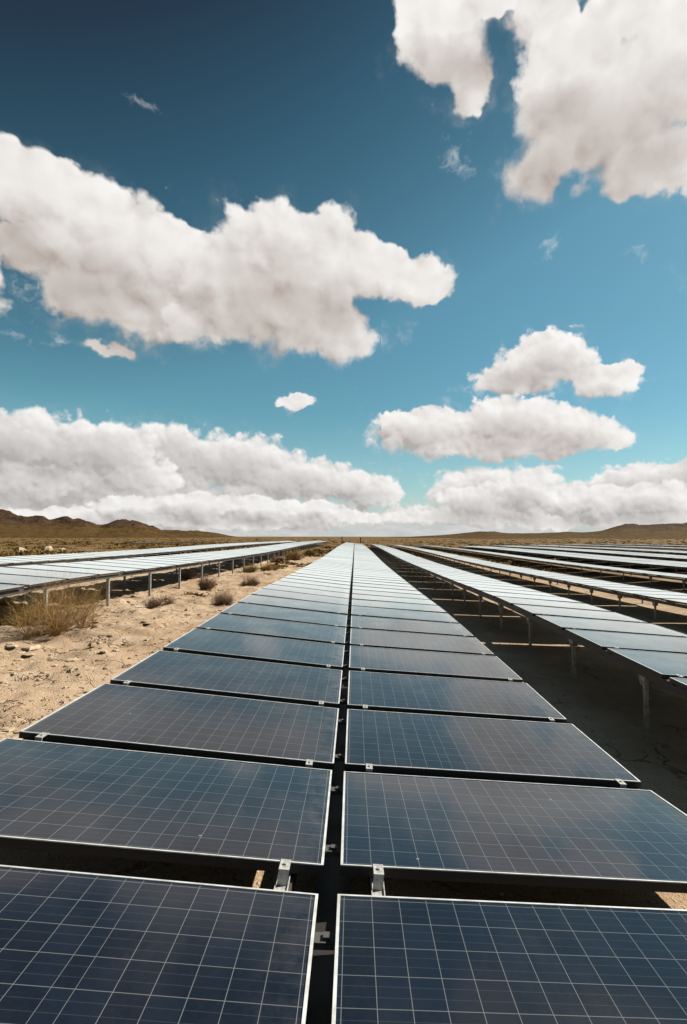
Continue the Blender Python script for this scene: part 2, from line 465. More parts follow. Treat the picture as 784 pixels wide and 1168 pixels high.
# ------------------------------------------------------------------ generic mesh builder
class MB:
    def __init__(self):
        self.v = []; self.f = []; self.m = []; self.uv = {}
    def quad(self, pts, mi=0, uv=None):
        n = len(self.v); self.v += [tuple(p) for p in pts]
        self.f.append(tuple(range(n, n + len(pts)))); self.m.append(mi)
        if uv: self.uv[len(self.f) - 1] = uv
    def box(self, x0, x1, y0, y1, z0, z1, mi=0, M=None):
        c = [(x, y, z) for z in (z0, z1) for y in (y0, y1) for x in (x0, x1)]
        if M is not None: c = [tuple(M @ Vector(p)) for p in c]
        n = len(self.v); self.v += c
        for f in ((0, 2, 3, 1), (4, 5, 7, 6), (0, 1, 5, 4), (2, 6, 7, 3), (0, 4, 6, 2), (1, 3, 7, 5)):
            self.f.append(tuple(n + i for i in f)); self.m.append(mi)
    def prism(self, outline, z0, z1, mi=0, M=None):
        k = len(outline); n = len(self.v)
        c = [(x, y, z0) for x, y in outline] + [(x, y, z1) for x, y in outline]
        if M is not None: c = [tuple(M @ Vector(p)) for p in c]
        self.v += c
        for i in range(k):
            j = (i + 1) % k
            self.f.append((n + i, n + j, n + k + j, n + k + i)); self.m.append(mi)
        self.f.append(tuple(n + k + i for i in range(k))); self.m.append(mi)
        self.f.append(tuple(n + i for i in reversed(range(k)))); self.m.append(mi)
    def sweep(self, path, hw, hh, mi=0):
        """rectangular bar along a path of points (mostly along Y)"""
        rings = []
        for p in path:
            n = len(self.v)
            x, y, z = p
            self.v += [(x - hw, y, z - hh), (x + hw, y, z - hh), (x + hw, y, z + hh), (x - hw, y, z + hh)]
            rings.append(n)
        for a, b_ in zip(rings[:-1], rings[1:]):
            for i in range(4):
                j = (i + 1) % 4
                self.f.append((a + i, b_ + i, b_ + j, a + j)); self.m.append(mi)
        self.f.append(tuple(rings[0] + i for i in range(4))); self.m.append(mi)
        self.f.append(tuple(rings[-1] + i for i in (3, 2, 1, 0))); self.m.append(mi)
    def mesh(self, name, mats):
        me = bpy.data.meshes.new(name)
        me.from_pydata(self.v, [], self.f)
        for m in mats: me.materials.append(m)
        me.polygons.foreach_set('material_index', self.m)
        if self.uv:
            ul = me.uv_layers.new(name='UVMap')
            for fi, uv in self.uv.items():
                for li, c in zip(me.polygons[fi].loop_indices, uv):
                    ul.data[li].uv = c
        me.update()
        return me

def link(name, data, parent=None):
    o = bpy.data.objects.new(name, data)
    COL.objects.link(o)
    if parent is not None:
        o.parent = parent
    return o
def tag(o, label, cat, group=None, kind=None):
    o['label'] = label; o['category'] = cat
    if group: o['group'] = group
    if kind: o['kind'] = kind
    return o

# ------------------------------------------------------------------ panel materials
m_cell, nt, b = material('solar_cells', 0.10)
uvn = nt.node('ShaderNodeUVMap'); U = uvn.outputs[0]
u, v, _ = nt.sep(U)
oi = nt.node('ShaderNodeObjectInfo')
fu = nt.math('FRACT', u); fv = nt.math('FRACT', v)
du = nt.math('MINIMUM', fu, nt.math('SUBTRACT', 1, fu))
dv = nt.math('MINIMUM', fv, nt.math('SUBTRACT', 1, fv))
lu = nt.ramp(du, .006, .014, 1, 0)
lv = nt.ramp(dv, .006, .014, 1, 0)
lines = nt.math('MAXIMUM', lu, nt.math('MULTIPLY', lv, .8))
f3 = nt.math('FRACT', nt.math('MULTIPLY_ADD', v, 3.0, .5))
d3 = nt.math('ABSOLUTE', nt.math('SUBTRACT', f3, .5))
bus = nt.ramp(d3, .018, .045, 1, 0)
cellid = nt.comb(nt.math('FLOOR', u), nt.math('FLOOR', v), nt.math('MULTIPLY', oi.outputs['Random'], 50))
wn = nt.node('ShaderNodeTexWhiteNoise'); nt.put(wn.inputs['Vector'], cellid)
grain = nt.voronoi(nt.vec('MULTIPLY', U, (9, 9, 9)), 1.0, 'F1', out='Color')
cc = nt.mix(wn.outputs[0], (0.0024, 0.0048, 0.0105), (0.0042, 0.0080, 0.0165))
cc = nt.mix(nt.math('MULTIPLY', nt.sep(grain)[0], .35), cc, (0.006, 0.010, 0.018))
cc = nt.mix(nt.math('MULTIPLY', bus, .09), cc, (0.16, 0.17, 0.19))
cc = nt.mix(nt.math('MULTIPLY', lines, .75), cc, (0.155, 0.16, 0.16))
tcn = nt.node('ShaderNodeTexCoord')
OBJP = nt.vec('ADD', tcn.outputs['Object'], nt.vec('MULTIPLY', nt.comb(oi.outputs['Random'], oi.outputs['Random'], 0), (37, 53, 0)))
dust = nt.noise(OBJP, 2.2, 7, .65)
ox = nt.sep(tcn.outputs['Object'])[0]
dust2 = nt.noise(nt.vec('MULTIPLY', OBJP, (5, 1, 1)), 3.0, 5, .7)
dm = nt.math('MULTIPLY', nt.ramp(dust, .38, .75), nt.ramp(dust2, .3, .7, .4, 1))
dm = nt.math('ADD', dm, nt.math('MULTIPLY', nt.ramp(ox, .72, .93, 0, 1.6), nt.ramp(nt.noise(OBJP, 9, 4, .7), .35, .65)))
cc = nt.mix(nt.math('MULTIPLY_ADD', dm, .014, .002), cc, (0.42, 0.34, 0.25))
spots = nt.voronoi(OBJP, 7.0, 'F1')
spotc = nt.voronoi(OBJP, 7.0, 'F1', out='Color')
sm = nt.math('MULTIPLY', nt.ramp(spots, .02, .06, 1, 0), nt.ramp(nt.sep(spotc)[0], .87, .90))
cc = nt.mix(nt.math('MULTIPLY', sm, .30), cc, (0.5, 0.47, 0.42))
nt.l.new(cc, b.inputs['Base Color'])
nt.put(b.inputs['Roughness'], nt.math('MULTIPLY_ADD', dm, .08, .10))
b.inputs['IOR'].default_value = 1.43
wv = nt.noise(OBJP, 1.3, 2, .5)
bump(nt, b, wv, 0.10, 0.02)
# dust film that also paints in a pale blue-grey sheen at flat viewing angles
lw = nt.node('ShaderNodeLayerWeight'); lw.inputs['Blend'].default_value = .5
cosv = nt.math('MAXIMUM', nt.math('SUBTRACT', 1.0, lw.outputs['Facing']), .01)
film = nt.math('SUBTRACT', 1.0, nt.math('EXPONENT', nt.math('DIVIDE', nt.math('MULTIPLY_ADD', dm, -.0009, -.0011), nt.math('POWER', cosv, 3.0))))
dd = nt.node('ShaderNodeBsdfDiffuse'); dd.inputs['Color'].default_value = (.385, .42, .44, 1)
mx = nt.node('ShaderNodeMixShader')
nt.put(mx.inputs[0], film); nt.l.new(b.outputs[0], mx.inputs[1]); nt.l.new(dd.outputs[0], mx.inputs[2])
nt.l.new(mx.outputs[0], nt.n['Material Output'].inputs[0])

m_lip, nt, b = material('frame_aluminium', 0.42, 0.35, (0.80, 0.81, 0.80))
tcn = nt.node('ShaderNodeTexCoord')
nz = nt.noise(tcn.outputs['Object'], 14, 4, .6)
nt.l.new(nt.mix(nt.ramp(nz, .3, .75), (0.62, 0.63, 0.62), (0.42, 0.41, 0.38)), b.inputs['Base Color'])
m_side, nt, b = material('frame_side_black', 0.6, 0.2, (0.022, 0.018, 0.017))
m_back, nt, b = material('panel_backsheet', 0.8, 0, (0.16, 0.15, 0.14))
m_clamp, nt, b = material('clamp_silver', 0.45, 0.3, (0.66, 0.66, 0.62))
tcn = nt.node('ShaderNodeTexCoord')
nz = nt.noise(tcn.outputs['Object'], 40, 5, .7)
nt.l.new(nt.mix(nt.ramp(nz, .4, .7), (0.44, 0.44, 0.42), (0.24, 0.22, 0.20)), b.inputs['Base Color'])
m_steel, nt, b = material('galvanized_steel', 0.55, 0.35, (0.45, 0.44, 0.42))
g = nt.node('ShaderNodeNewGeometry')
nz = nt.noise(g.outputs['Position'], 18, 5, .7)
nt.l.new(nt.mix(nt.ramp(nz, .35, .7), (0.30, 0.30, 0.295), (0.155, 0.148, 0.14)), b.inputs['Base Color'])
m_beam, nt, b = material('dark_steel_beam', 0.6, 0.3, (0.05, 0.043, 0.04))
m_conn, nt, b = material('weathered_grey_bracket', 0.7, 0.1, (0.05, 0.048, 0.046))

PW, PD, PT = 1.90, 0.985, 0.040
hw, hd = PW / 2, PD / 2
LIP = .0105
def frame_mb(mb=None):
    mb = mb or MB()
    a, c = hw - LIP, hd - LIP * .65
    o = [(-hw, -hd), (hw, -hd), (hw, hd), (-hw, hd)]; i = [(-a, -c), (a, -c), (a, c), (-a, c)]
    for k in range(4):
        j = (k + 1) % 4
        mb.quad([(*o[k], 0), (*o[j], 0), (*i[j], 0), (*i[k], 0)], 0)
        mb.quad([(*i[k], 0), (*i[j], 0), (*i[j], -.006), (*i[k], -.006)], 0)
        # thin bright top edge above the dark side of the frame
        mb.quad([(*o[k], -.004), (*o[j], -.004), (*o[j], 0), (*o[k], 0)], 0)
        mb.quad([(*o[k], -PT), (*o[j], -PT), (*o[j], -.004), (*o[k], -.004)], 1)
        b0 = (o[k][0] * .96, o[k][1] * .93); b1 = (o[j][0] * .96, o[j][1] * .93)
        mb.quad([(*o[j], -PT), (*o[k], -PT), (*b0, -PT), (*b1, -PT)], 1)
    return mb
def glass_mb(nar, mb=None, mi=0, mb_back=1):
    """cells in 18 columns with one narrow column, 9 rows; nar = cells left of the narrow one"""
    mb = mb or MB()
    a, c = hw - LIP, hd - LIP * .65
    z = -.0035
    m0 = .014
    cw, nw = (2 * (a - m0)) / 18.62, (2 * (a - m0)) / 18.62 * .62
    x = -a
    segs = [(-a, -a + m0, -m0 / cw, 0)]
    x = -a + m0
    segs.append((x, x + nar * cw, 0, nar)); x += nar * cw
    segs.append((x, x + nw, 20, 21)); x += nw
    segs.append((x, x + (18 - nar) * cw, nar, 18)); x += (18 - nar) * cw
    segs.append((x, a, 18, 18 + m0 / cw))
    mv = m0 / ((2 * (c - m0)) / 9)
    for x0, x1, u0, u1 in segs:
        mb.quad([(x0, -c, z), (x1, -c, z), (x1, c, z), (x0, c, z)], mi, [(u0, -mv), (u1, -mv), (u1, 9 + mv), (u0, 9 + mv)])
    zb = -.012
    mb.quad([(-a, c, zb), (a, c, zb), (a, -c, zb), (-a, -c, zb)], mb_back)
    return mb
me_frame = frame_mb().mesh('panel_frame', [m_lip, m_side])
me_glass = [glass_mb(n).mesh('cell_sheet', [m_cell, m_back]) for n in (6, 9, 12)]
def whole_mb(n, mb=None):
    mb = frame_mb(mb)
    return glass_mb(n, mb, 2, 3)
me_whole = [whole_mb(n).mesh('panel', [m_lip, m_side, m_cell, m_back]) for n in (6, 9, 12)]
def clamp_me(gap):
    mb = MB()
    y0, y1 = -hd - gap, -hd
    w = .020
    ym = (y0 + y1) / 2
    # top plate gripping the panel edge, a stem down to the rail and the rail end below
    yp = y1 - .062
    mb.box(-w, w, yp, y1 + .008, .001, .005)
    mb.box(-w, w, yp, yp + .005, -.052, .001)
    mb.box(-w * 1.3, w * 1.3, y0 - .02, y1 + .02, -.066, -.052)
    mb.box(-w * 1.3, -w * 1.1, y0 - .02, y1 + .02, -.052, -.044)
    mb.box(w * 1.1, w * 1.3, y0 - .02, y1 + .02, -.052, -.044)
    mb.prism([(.008 * math.cos(t), y1 - .028 + .008 * math.sin(t)) for t in np.arange(6) * math.pi / 3], .005, .011)
    return mb.mesh('clamp', [m_clamp])
GAP, BRK = .11, .165
me_clamp = {GAP: clamp_me(GAP), BRK: clamp_me(BRK), .125: clamp_me(.125)}

# ------------------------------------------------------------------ rows
# name, words, left edge X, height of that edge at Y=0, cross slope, first Y, last Y, columns, post step, phase
ROWS = [
    dict(key='CL', words='left column of the centre row', x=-.09 - .029 - PW, z=.3925 + .122 * PW, s=-.122, y0=.80, y1=115, nar=1),
    dict(key='CR', words='right column of the centre row', x=-.09 + .029, z=.39 - .085 * .029, s=-.085, y0=.80, y1=115, nar=1),
    dict(key='R1', words='first row right of centre', x=2.85, z=.526, s=-.085, y0=2.25, y1=93),
    dict(key='L1', words='first row left of centre', x=-5.3 - PW, z=.96 + .085 * PW, s=-.085, y0=5.0, y1=97),
    dict(key='R2', words='second row right of centre', x=7.4, z=.26, s=-.045, y0=8.3, y1=100),
    dict(key='L2', words='second row left of centre', x=-13 - PW, z=.84 + .085 * PW, s=-.085, y0=15, y1=112),
    dict(key='R3', words='third row right of centre', x=13, z=.21, s=-.04, y0=16, y1=104),
    dict(key='R4a', words='near side of fourth row right of centre', x=16.80, z=.32, s=-.004, y0=22, y1=80),
    dict(key='R4b', words='far side of fourth row right of centre', x=18.73, z=.32, s=-.004, y0=22, y1=80),
    dict(key='R5a', words='near side of fifth row right of centre', x=23.50, z=.32, s=-.004, y0=31, y1=84),
    dict(key='R5b', words='far side of fifth row right of centre', x=25.43, z=.32, s=-.004, y0=31, y1=84),
    dict(key='R6a', words='near side of sixth row right of centre', x=31.00, z=.32, s=-.004, y0=41, y1=90),
    dict(key='R6b', words='far side of sixth row right of centre', x=32.93, z=.32, s=-.004, y0=41, y1=90),
    dict(key='R7a', words='near side of seventh row right of centre', x=41.00, z=.32, s=-.004, y0=55, y1=98),
    dict(key='R7b', words='far side of seventh row right of centre', x=42.93, z=.32, s=-.004, y0=55, y1=98),
    dict(key='R8a', words='near side of eighth row right of centre', x=53.00, z=.32, s=-.004, y0=71, y1=108),
    dict(key='R8b', words='far side of eighth row right of centre', x=54.93, z=.32, s=-.004, y0=71, y1=108),
    dict(key='L3', words='low distant row beside the left hills', x=-36, z=.78, s=.05, y0=75, y1=118),
]
def row_z(r, x, y):
    return r['z'] + r['s'] * (x - r['x']) + float(ALONG(y))

panels = []
for r in ROWS:
    y = r['y0']; k = 0
    first = r['key'] in ('CL', 'CR')
    gaps = []
    n = 0
    while y + PD < r['y1']:
        if first and n == 0:
            y = 1.845 - PD
        panels.append(dict(r=r, n=n, x=r['x'] + hw, y=y + hd, gap=None))
        yn = y + PD
        brk = (n % 3 == (0 if first else 2))
        if r['key'] == 'R1' and y < 7.5: brk = False
        gp = (BRK if first and n == 0 else .125) if brk else GAP
        gaps.append((yn, yn + gp, brk))
        panels[-1]['next_gap'] = gp
        y = yn + gp
        n += 1
    r['gaps'] = gaps; r['end'] = y; r['count'] = n; r['start'] = panels[-n]['y'] - hd
for i, p in enumerate(panels):
    p['front_gap'] = panels[i - 1]['next_gap'] if p['n'] > 0 else None

def placement(p):
    r = p['r']; x, y = p['x'], p['y']
    z0, z1 = row_z(r, x, y - hd), row_z(r, x, y + hd)
    pr = random.Random(hash((round(x, 2), round(y, 2))) & 0xffff)
    pit = math.atan2(z1 - z0, PD) + math.radians(pr.gauss(0, .16))
    rol = -math.atan(r['s']) + math.radians(pr.gauss(0, .13))
    M = Matrix.Translation((x, y, (z0 + z1) / 2)) @ Euler((pit, rol, 0)).to_matrix().to_4x4()
    return M
for p in panels:
    M = placement(p); p['M'] = M
    pts = [proj(M @ Vector(c)) for c in ((-hw, -hd, 0), (hw, -hd, 0), (hw, hd, 0), (-hw, hd, 0))]
    if any(q is None for q in pts):
        p['area'] = 0
        q = proj(M @ Vector((0, hd, 0)))
        if q and q[1] < 1400: p['area'] = 1e5
        continue
    inside = any(0 <= q[0] <= 784 and q[1] < 1168 for q in pts)
    A = 0
    for (x0, y0, _), (x1, y1, _) in zip(pts, pts[1:] + pts[:1]): A += x0 * y1 - x1 * y0
    p['area'] = abs(A) / 2 if inside else 0
    p['w'] = max(q[0] for q in pts) - min(q[0] for q in pts)
order = sorted([p for p in panels if p['area'] > 0], key=lambda p: -p['area'])
solo = order[:300]
solo_ids = {id(p) for p in solo}
ORD = ['zeroth', 'first', 'second', 'third', 'fourth', 'fifth', 'sixth', 'seventh', 'eighth', 'ninth', 'tenth', 'eleventh', 'twelfth', 'thirteenth', 'fourteenth', 'fifteenth', 'sixteenth', 'seventeenth', 'eighteenth', 'nineteenth', 'twentieth']
# order of the visible ones along each row
seen = {}
for p in panels:
    if id(p) in solo_ids:
        k = p['r']['key']; seen[k] = seen.get(k, 0) + 1; p['vis'] = seen[k]
look = {'CL': 'dark blue gridded solar panel', 'CR': 'dark blue gridded solar panel', 'R1': 'pale sky-reflecting solar panel', 'L1': 'pale raised solar panel',
        'R2': 'pale solar panel'}
first_big = None
for p in solo:
    r = p['r']; key = r['key']; v = p['vis']
    pr = random.Random(hash((key, p['n'])) & 0xffff)
    mi = sum(map(ord, key)) * 7 + p['n'] * 5
    lim = {'CL': 16, 'CR': 16, 'R1': 12, 'L1': 12, 'R2': 8}.get(key, 0)
    adj = look.get(key, 'thin pale solar panel')
    if key in ('CL', 'CR') and v > 4: adj = 'blue solar panel' if v < 9 else 'pale sky-reflecting solar panel'
    if v <= lim:
        label = f"{adj}, {ORD[v]} nearest in the {r['words']}"
    elif lim:
        label = f"small pale solar panel beyond the {ORD[lim]} in the {r['words']}"
    else:
        label = f"small pale distant solar panel in the {r['words']}"
    group = f"solar panels of the {r['words']}"
    nar = (2 if key == 'CL' and p['n'] == 1 else mi % 3)
    if p['area'] > 700 or (key in ('CL', 'CR') and p['area'] > 350):
        o = link('solar_panel', None)
        o.empty_display_size = .2
        o.matrix_world = p['M']
        link('frame', me_frame, o)
        link('cell_sheet', me_glass[nar], o)
        if p['front_gap'] is not None:
            for s in (-1, 1):
                c = link('clamp', me_clamp[p['front_gap']], o)
                c.location = (s * (hw - .15), 0, 0)
    else:
        o = link('solar_panel', me_whole[nar])
        o.matrix_world = p['M']
    tag(o, label, 'solar panel', group)
# the rest as one object
V = []; Fc = []; Mi = []; UVs = []
base_mb = whole_mb(9)
bv = np.array(base_mb.v); bf = base_mb.f; bm_ = base_mb.m
off = 0
mb = MB()
for p in panels:
    if id(p) in solo_ids: continue
    M = p['M']
    n = len(mb.v); nf = len(mb.f)
    mb.v += [tuple(M @ Vector(q)) for q in base_mb.v]
    mb.f += [tuple(n + i for i in f) for f in bf]; mb.m += bm_
    for fi, uv in base_mb.uv.items(): mb.uv[nf + fi] = uv
rest = link('solar_panels', mb.mesh('solar_panels', [m_lip, m_side, m_cell, m_back]))
tag(rest, 'far rows of small pale solar panels below the hills', 'solar panels', kind='stuff')

# ------------------------------------------------------------------ racks
# galvanized C-section post, open towards the back
def post_me(hgt, w=.026, d=.05):
    t = .006
    o = [(-w, -d / 2), (w, -d / 2), (w, -d / 2 + .02), (w - t, -d / 2 + .02), (w - t, -d / 2 + t), (-w + t, -d / 2 + t), (-w + t, d / 2 - t), (w - t, d / 2 - t), (w - t, d / 2 - .02), (w, d / 2 - .02), (w, d / 2), (-w, d / 2)]
    mb = MB(); mb.prism(o, -.25, hgt)
    return mb
def bracket_mb():
    mb = MB()
    # gusset plates spreading along the beam
    for x in (-.042, .036):
        M = Matrix.Translation((x, 0, 0)) @ Matrix(((0, 0, 1, 0), (1, 0, 0, 0), (0, 1, 0, 0), (0, 0, 0, 1)))
        mb.prism([(-.03, -.09), (.03, -.09), (.075, .03), (.075, .07), (-.075, .07), (-.075, .03)], 0, .006, M=M)
    for yy in (-.05, .05):
        mb.box(-.05, .05, yy - .012, yy + .012, .02, .044)
    mb.box(-.05, .05, -.012, .012, -.075, -.05)
    return mb
me_bracket = bracket_mb().mesh('bracket', [m_steel])
RACK = {
    'CL': None,
    'CR': 'low steel rack of posts and beams under the wide centre row of panels',
    'R1': 'galvanized post rack carrying the first row right of the centre row',
    'L1': 'sunlit galvanized post rack carrying the first row left of the centre row',
    'R2': 'galvanized post rack carrying the second row right of the centre row',
    'L2': 'short sunlit post rack carrying the second row left of the centre row',
    'R3': 'galvanized post rack carrying the third row right of the centre row',
    'R4a': 'dark low rack under the fourth row right of the centre row', 'R4b': None,
    'R5a': 'dark low rack under the fifth row right of the centre row', 'R5b': None,
    'R6a': 'dark low rack under the sixth row right of the centre row', 'R6b': None,
    'R7a': 'dark low rack under the seventh row right of the centre row', 'R7b': None,
    'R8a': 'dark low rack under the eighth row right of the centre row', 'R8b': None,
    'L3': 'small dark rack of the lone distant row beside the left hills',
}
mbc = MB(); mbc.box(-hw + .02, hw - .02, -GAP / 2 - .012, GAP / 2 + .012, -.010, .010)  # added bar that blocks sunlight falling through a module gap
me_shade_bar = mbc.mesh('gap_shade_bar', [m_side])
BZ = PT + .035 + .028          # centre line of the main beams under the module tops
for r in ROWS:
    key = r['key']
    if RACK[key] is None: continue
    y0 = max(r['start'] + .05, .1); y1 = r['end'] - .2
    cx = r['x'] + hw if key != 'CR' else -.09
    root = link('mounting_rack', None)
    root.location = (cx, max(y0, 1), ground_z(cx, max(y0, 1)))
    inv = Matrix.Translation(root.location).inverted()
    tag(root, RACK[key], 'panel rack', 'steel racks under the panel rows')
    def add(name, mb, mats):
        mb.v = [tuple(inv @ Vector(q)) for q in mb.v]
        return link(name, mb.mesh(name, mats), root)
    ysamp = np.arange(y0, y1 + .01, 1.1)
    if key == 'CR':
        left = ROWS[0]
        edges = [(left, left['x'] + .15), (left, -.09 - .029 - .15), (r, -.09 + .029 + .15), (r, -.09), (r, r['x'] + PW - .15)]
    elif key[-1] == 'a':
        edges = [(r, r['x'] + .10), (r, r['x'] + 2 * PW - .07)]
    else:
        edges = [(r, r['x'] + .10), (r, r['x'] + PW - .10)]
    for rr, x in edges:
        mb = MB(); mb.sweep([(x, y, row_z(rr, x, y) - BZ - (.10 if x == -.09 else 0)) for y in ysamp], .075 if x == -.09 else .028, .036)  # the bar on the centre line is added to black out lit ground below
        add('beam', mb, [m_side if x == -.09 else m_beam])
    # added black bars keep sunlight out of narrow module gaps; wider breaks stay open
    rows_here = [ROWS[0], r] if key == 'CR' else ([r, next(q for q in ROWS if q['key'] == key[:2] + 'b')] if key[-1] == 'a' else [r])
    spots = sorted([(ga, gb, rr) for rr in rows_here for (ga, gb, brk) in rr['gaps'] if not brk], key=lambda t: t[0])
    for q, (ga, gb, rr) in enumerate(spots[:100]):
        ym = (ga + gb) / 2
        c = link('gap_shade_bar', me_shade_bar, root)
        c.location = Vector((rr['x'] + hw, ym, row_z(rr, rr['x'] + hw, ym) - PT - .014)) - root.location
        c.rotation_euler = (0, -math.atan(rr['s']), 0)
    # posts
    near_x = r['x'] + .12 if r['x'] > -1 else r['x'] + PW - .12
    far_x = r['x'] + (2 * PW if key[-1] == 'a' else PW) - .12 if r['x'] > -1 else r['x'] + .12
    step = 1.64 if key in ('R1', 'R2') else 2.19
    posts = []
    if key == 'CR':
        for y in np.arange(2.0, y1, 3.35): posts += [(ROWS[0]['x'] + .15, y, ROWS[0]), (r['x'] + PW - .15, y, r)]
    else:
        ph = {'R1': 4.90, 'L1': 11.1 - 2.19 * 2, 'R2': 11.9}.get(key, y0 + .6)
        ph -= math.floor((ph - y0) / step) * step
        posts += [(near_x, y, r) for y in np.arange(ph, y1, step)]
        posts += [(far_x, y, r) for y in np.arange(ph, y1, step * 2)]
    posts = posts[:100]
    pr = random.Random(len(posts))
    for x, y, rr in posts:
        top = row_z(rr, x, y) - BZ - .02
        g0 = ground_z(x, y)
        me = post_me(top - g0, .019 if x > -1 else .027, .038 if x > -1 else .05).mesh('post', [m_steel])
        po = link('post', me, root)
        po.location = Vector((x, y, g0)) - root.location
        po.rotation_euler = (math.radians(pr.gauss(0, .6)), math.radians(pr.gauss(0, .5)), math.pi if x < -1 else 0)
        if y < 22 and key not in ('CR', 'L1', 'L2'):
            br = link('bracket', me_bracket, po)
            br.location = (0, 0, top - g0 - .02)
    if key == 'CR':
        for i, p in enumerate([p for p in panels if p['r']['key'] == 'CR'][:16]):
            for s in (-.30, .33):
                y = p['y'] + s
                z = row_z(r, -.09, y) - .045
                mb = MB(); mb.box(-.045, .045, -.022, .022, -.014, .008); mb.box(-.012, .012, -.012, .012, .008, .018); mb.box(-.045, -.040, -.022, .022, .008, .016); mb.box(.040, .045, -.022, .022, .008, .016)
                c = link('splice_bracket', mb.mesh('splice_bracket', [m_conn]), root)
                c.location = Vector((-.09, y, z)) - root.location
                c.rotation_euler = (0, math.radians(4.8), 0)

# ------------------------------------------------------------------ dry bushes
def bush_mat(name, c1, c2):
    m, nt, b = material(name, 0.85); matte(b)
    g = nt.node('ShaderNodeNewGeometry')
    oi = nt.node('ShaderNodeAttribute'); oi.attribute_name = 'tone'
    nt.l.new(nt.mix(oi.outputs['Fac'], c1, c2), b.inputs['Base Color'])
    return m
m_straw = bush_mat('dry_straw_brush', (0.10, 0.050, 0.022), (0.52, 0.34, 0.13))
m_pink = bush_mat('dry_grey_brown_twigs', (0.09, 0.052, 0.034), (0.36, 0.225, 0.145))
m_olive = bush_mat('olive_brush', (0.07, 0.05, 0.018), (0.32, 0.215, 0.07))

m_scrub = bush_mat('golden_scrub', (0.05, 0.031, 0.009), (0.20, 0.125, 0.036))

def bush_geo(R, H, n, seed, thick=.0045, lean=(0, 0), flat=.5):
    """curved tapering stems that fork; returns vertices, faces, tones"""
    r_ = random.Random(seed)
    V, Fs, T = [], [], []
    def ribbon(p, d, L, w, segs, tone, depth):
        d = d.normalized(); side = d.cross(Vector((r_.uniform(-1, 1), r_.uniform(-1, 1), r_.uniform(-1, 1)))).normalized()
        last = None
        for s in range(segs + 1):
            t = s / segs
            ww = w * (1 - .85 * t)
            i = len(V)
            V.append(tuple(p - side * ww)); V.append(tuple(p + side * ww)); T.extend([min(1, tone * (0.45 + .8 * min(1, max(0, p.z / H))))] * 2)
            if last is not None:
                Fs.append((last, last + 1, i + 1, i))
            last = i
            if s in (segs // 2, segs - 1) and depth > 0:
                for _ in range(2):
                    nd = (d + Vector((r_.gauss(0, .55), r_.gauss(0, .55), r_.gauss(.1, .4)))).normalized()
                    ribbon(p.copy(), nd, L * r_.uniform(.35, .6), ww * .8, 3, min(1, tone * r_.uniform(.9, 1.3)), depth - 1)
            d = (d + Vector((r_.gauss(0, .22), r_.gauss(0, .22), r_.gauss(.02, .18)))).normalized()
            p = p + d * (L / segs)
    subs = [(0, 0, 1.0)] + [(r_.gauss(0, .38) * R, r_.gauss(0, .38) * R, r_.uniform(.35, .85)) for _ in range(4)]
    for _ in range(n):
        sx, sy, sk = r_.choice(subs)
        a = r_.uniform(0, 2 * math.pi); s = r_.random() ** flat * sk
        out = Vector((math.cos(a) * s * R, math.sin(a) * s * R, H * sk * (1 - .7 * s * s) * r_.uniform(.35, 1)))
        out += Vector((lean[0], lean[1], 0))
        p = Vector((sx + math.cos(a) * s * R * .16, sy + math.sin(a) * s * R * .16, -.02))
        ribbon(p, out, out.length * .8, thick * r_.uniform(.6, 1.2), 5, r_.uniform(.15, 1), 2)
    return V, Fs, T

def mesh_tone(name, V, Fs, T, mat):
    me = bpy.data.meshes.new(name)
    me.from_pydata(V, [], Fs)
    at = me.attributes.new('tone', 'FLOAT', 'POINT')
    at.data.foreach_set('value', np.array(T, np.float32))
    me.materials.append(mat)
    me.update()
    return me

def ground_at(px_, py_):
    """where the sight line through a photo pixel meets the ground"""
    d = ray(px_, py_); t = 1.0
    for _ in range(4000):
        p = Vector((0, 0, CAMZ)) + d * t
        if p.z <= ground_z(p.x, p.y): return p
        t *= 1.004
    return p

BUSHES = [  # base pixel, width px, height px, material, stems, label
    (68, 722, 96, 62, m_straw, 260, 'large spreading straw-coloured dry bush beside the front post of the left row'),
    (20, 712, 60, 26, m_olive, 120, 'low dark olive brush left of the large straw bush'),
    (182, 691, 34, 15, m_pink, 130, 'low matted grey-brown twigs in front of the first lit post behind the large bush'),
    (233, 671, 26, 18, m_pink, 130, 'round pinkish-brown dry shrub below the edge of the left row'),
    (250, 690, 26, 19, m_pink, 130, 'upright grey-brown twig shrub on open sand between left row and centre row'),
    (213, 661, 22, 13, m_pink, 100, 'small brownish shrub under the left row next to a post'),
    (283, 667, 26, 14, m_pink, 120, 'dark-footed brown shrub right of the left row posts'),
    (304, 651, 17, 9, m_straw, 110, 'small rounded yellow bush beside the far left row posts'),
    (282, 653, 22, 12, m_olive, 110, 'olive-gold bush close behind the small rounded yellow bush'),
    (335, 639, 26, 13, m_straw, 140, 'golden bush clump on the rise between left row and centre row'),
    (351, 634, 22, 9, m_olive, 120, 'dull green-gold bush clump nearest the far part of the centre row'),
    (4, 690, 20, 9, m_straw, 70, 'small yellow tuft at the left edge under the left row'),
    (318, 642, 20, 10, m_pink, 100, 'dusty brown shrub just before the golden bush clump'),
]
for i, (bx, by, bw, bh, mt, ns, lab) in enumerate(BUSHES):
    p = ground_at(bx, by)
    sc = math.hypot(p.x, p.y) / F
    R, H = bw * sc / 2, bh * sc
    th = max(.003, .30 * sc) if i else .0032
    V, Fs, T = bush_geo(R, H * 1.45, int(ns * (2.0 if i == 0 else 1.8)), 100 + i, th, (R * .15, 0), .62)
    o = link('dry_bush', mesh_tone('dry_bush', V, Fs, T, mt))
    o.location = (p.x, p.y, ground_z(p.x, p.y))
    tag(o, lab, 'bush', 'dry bushes on the open ground')

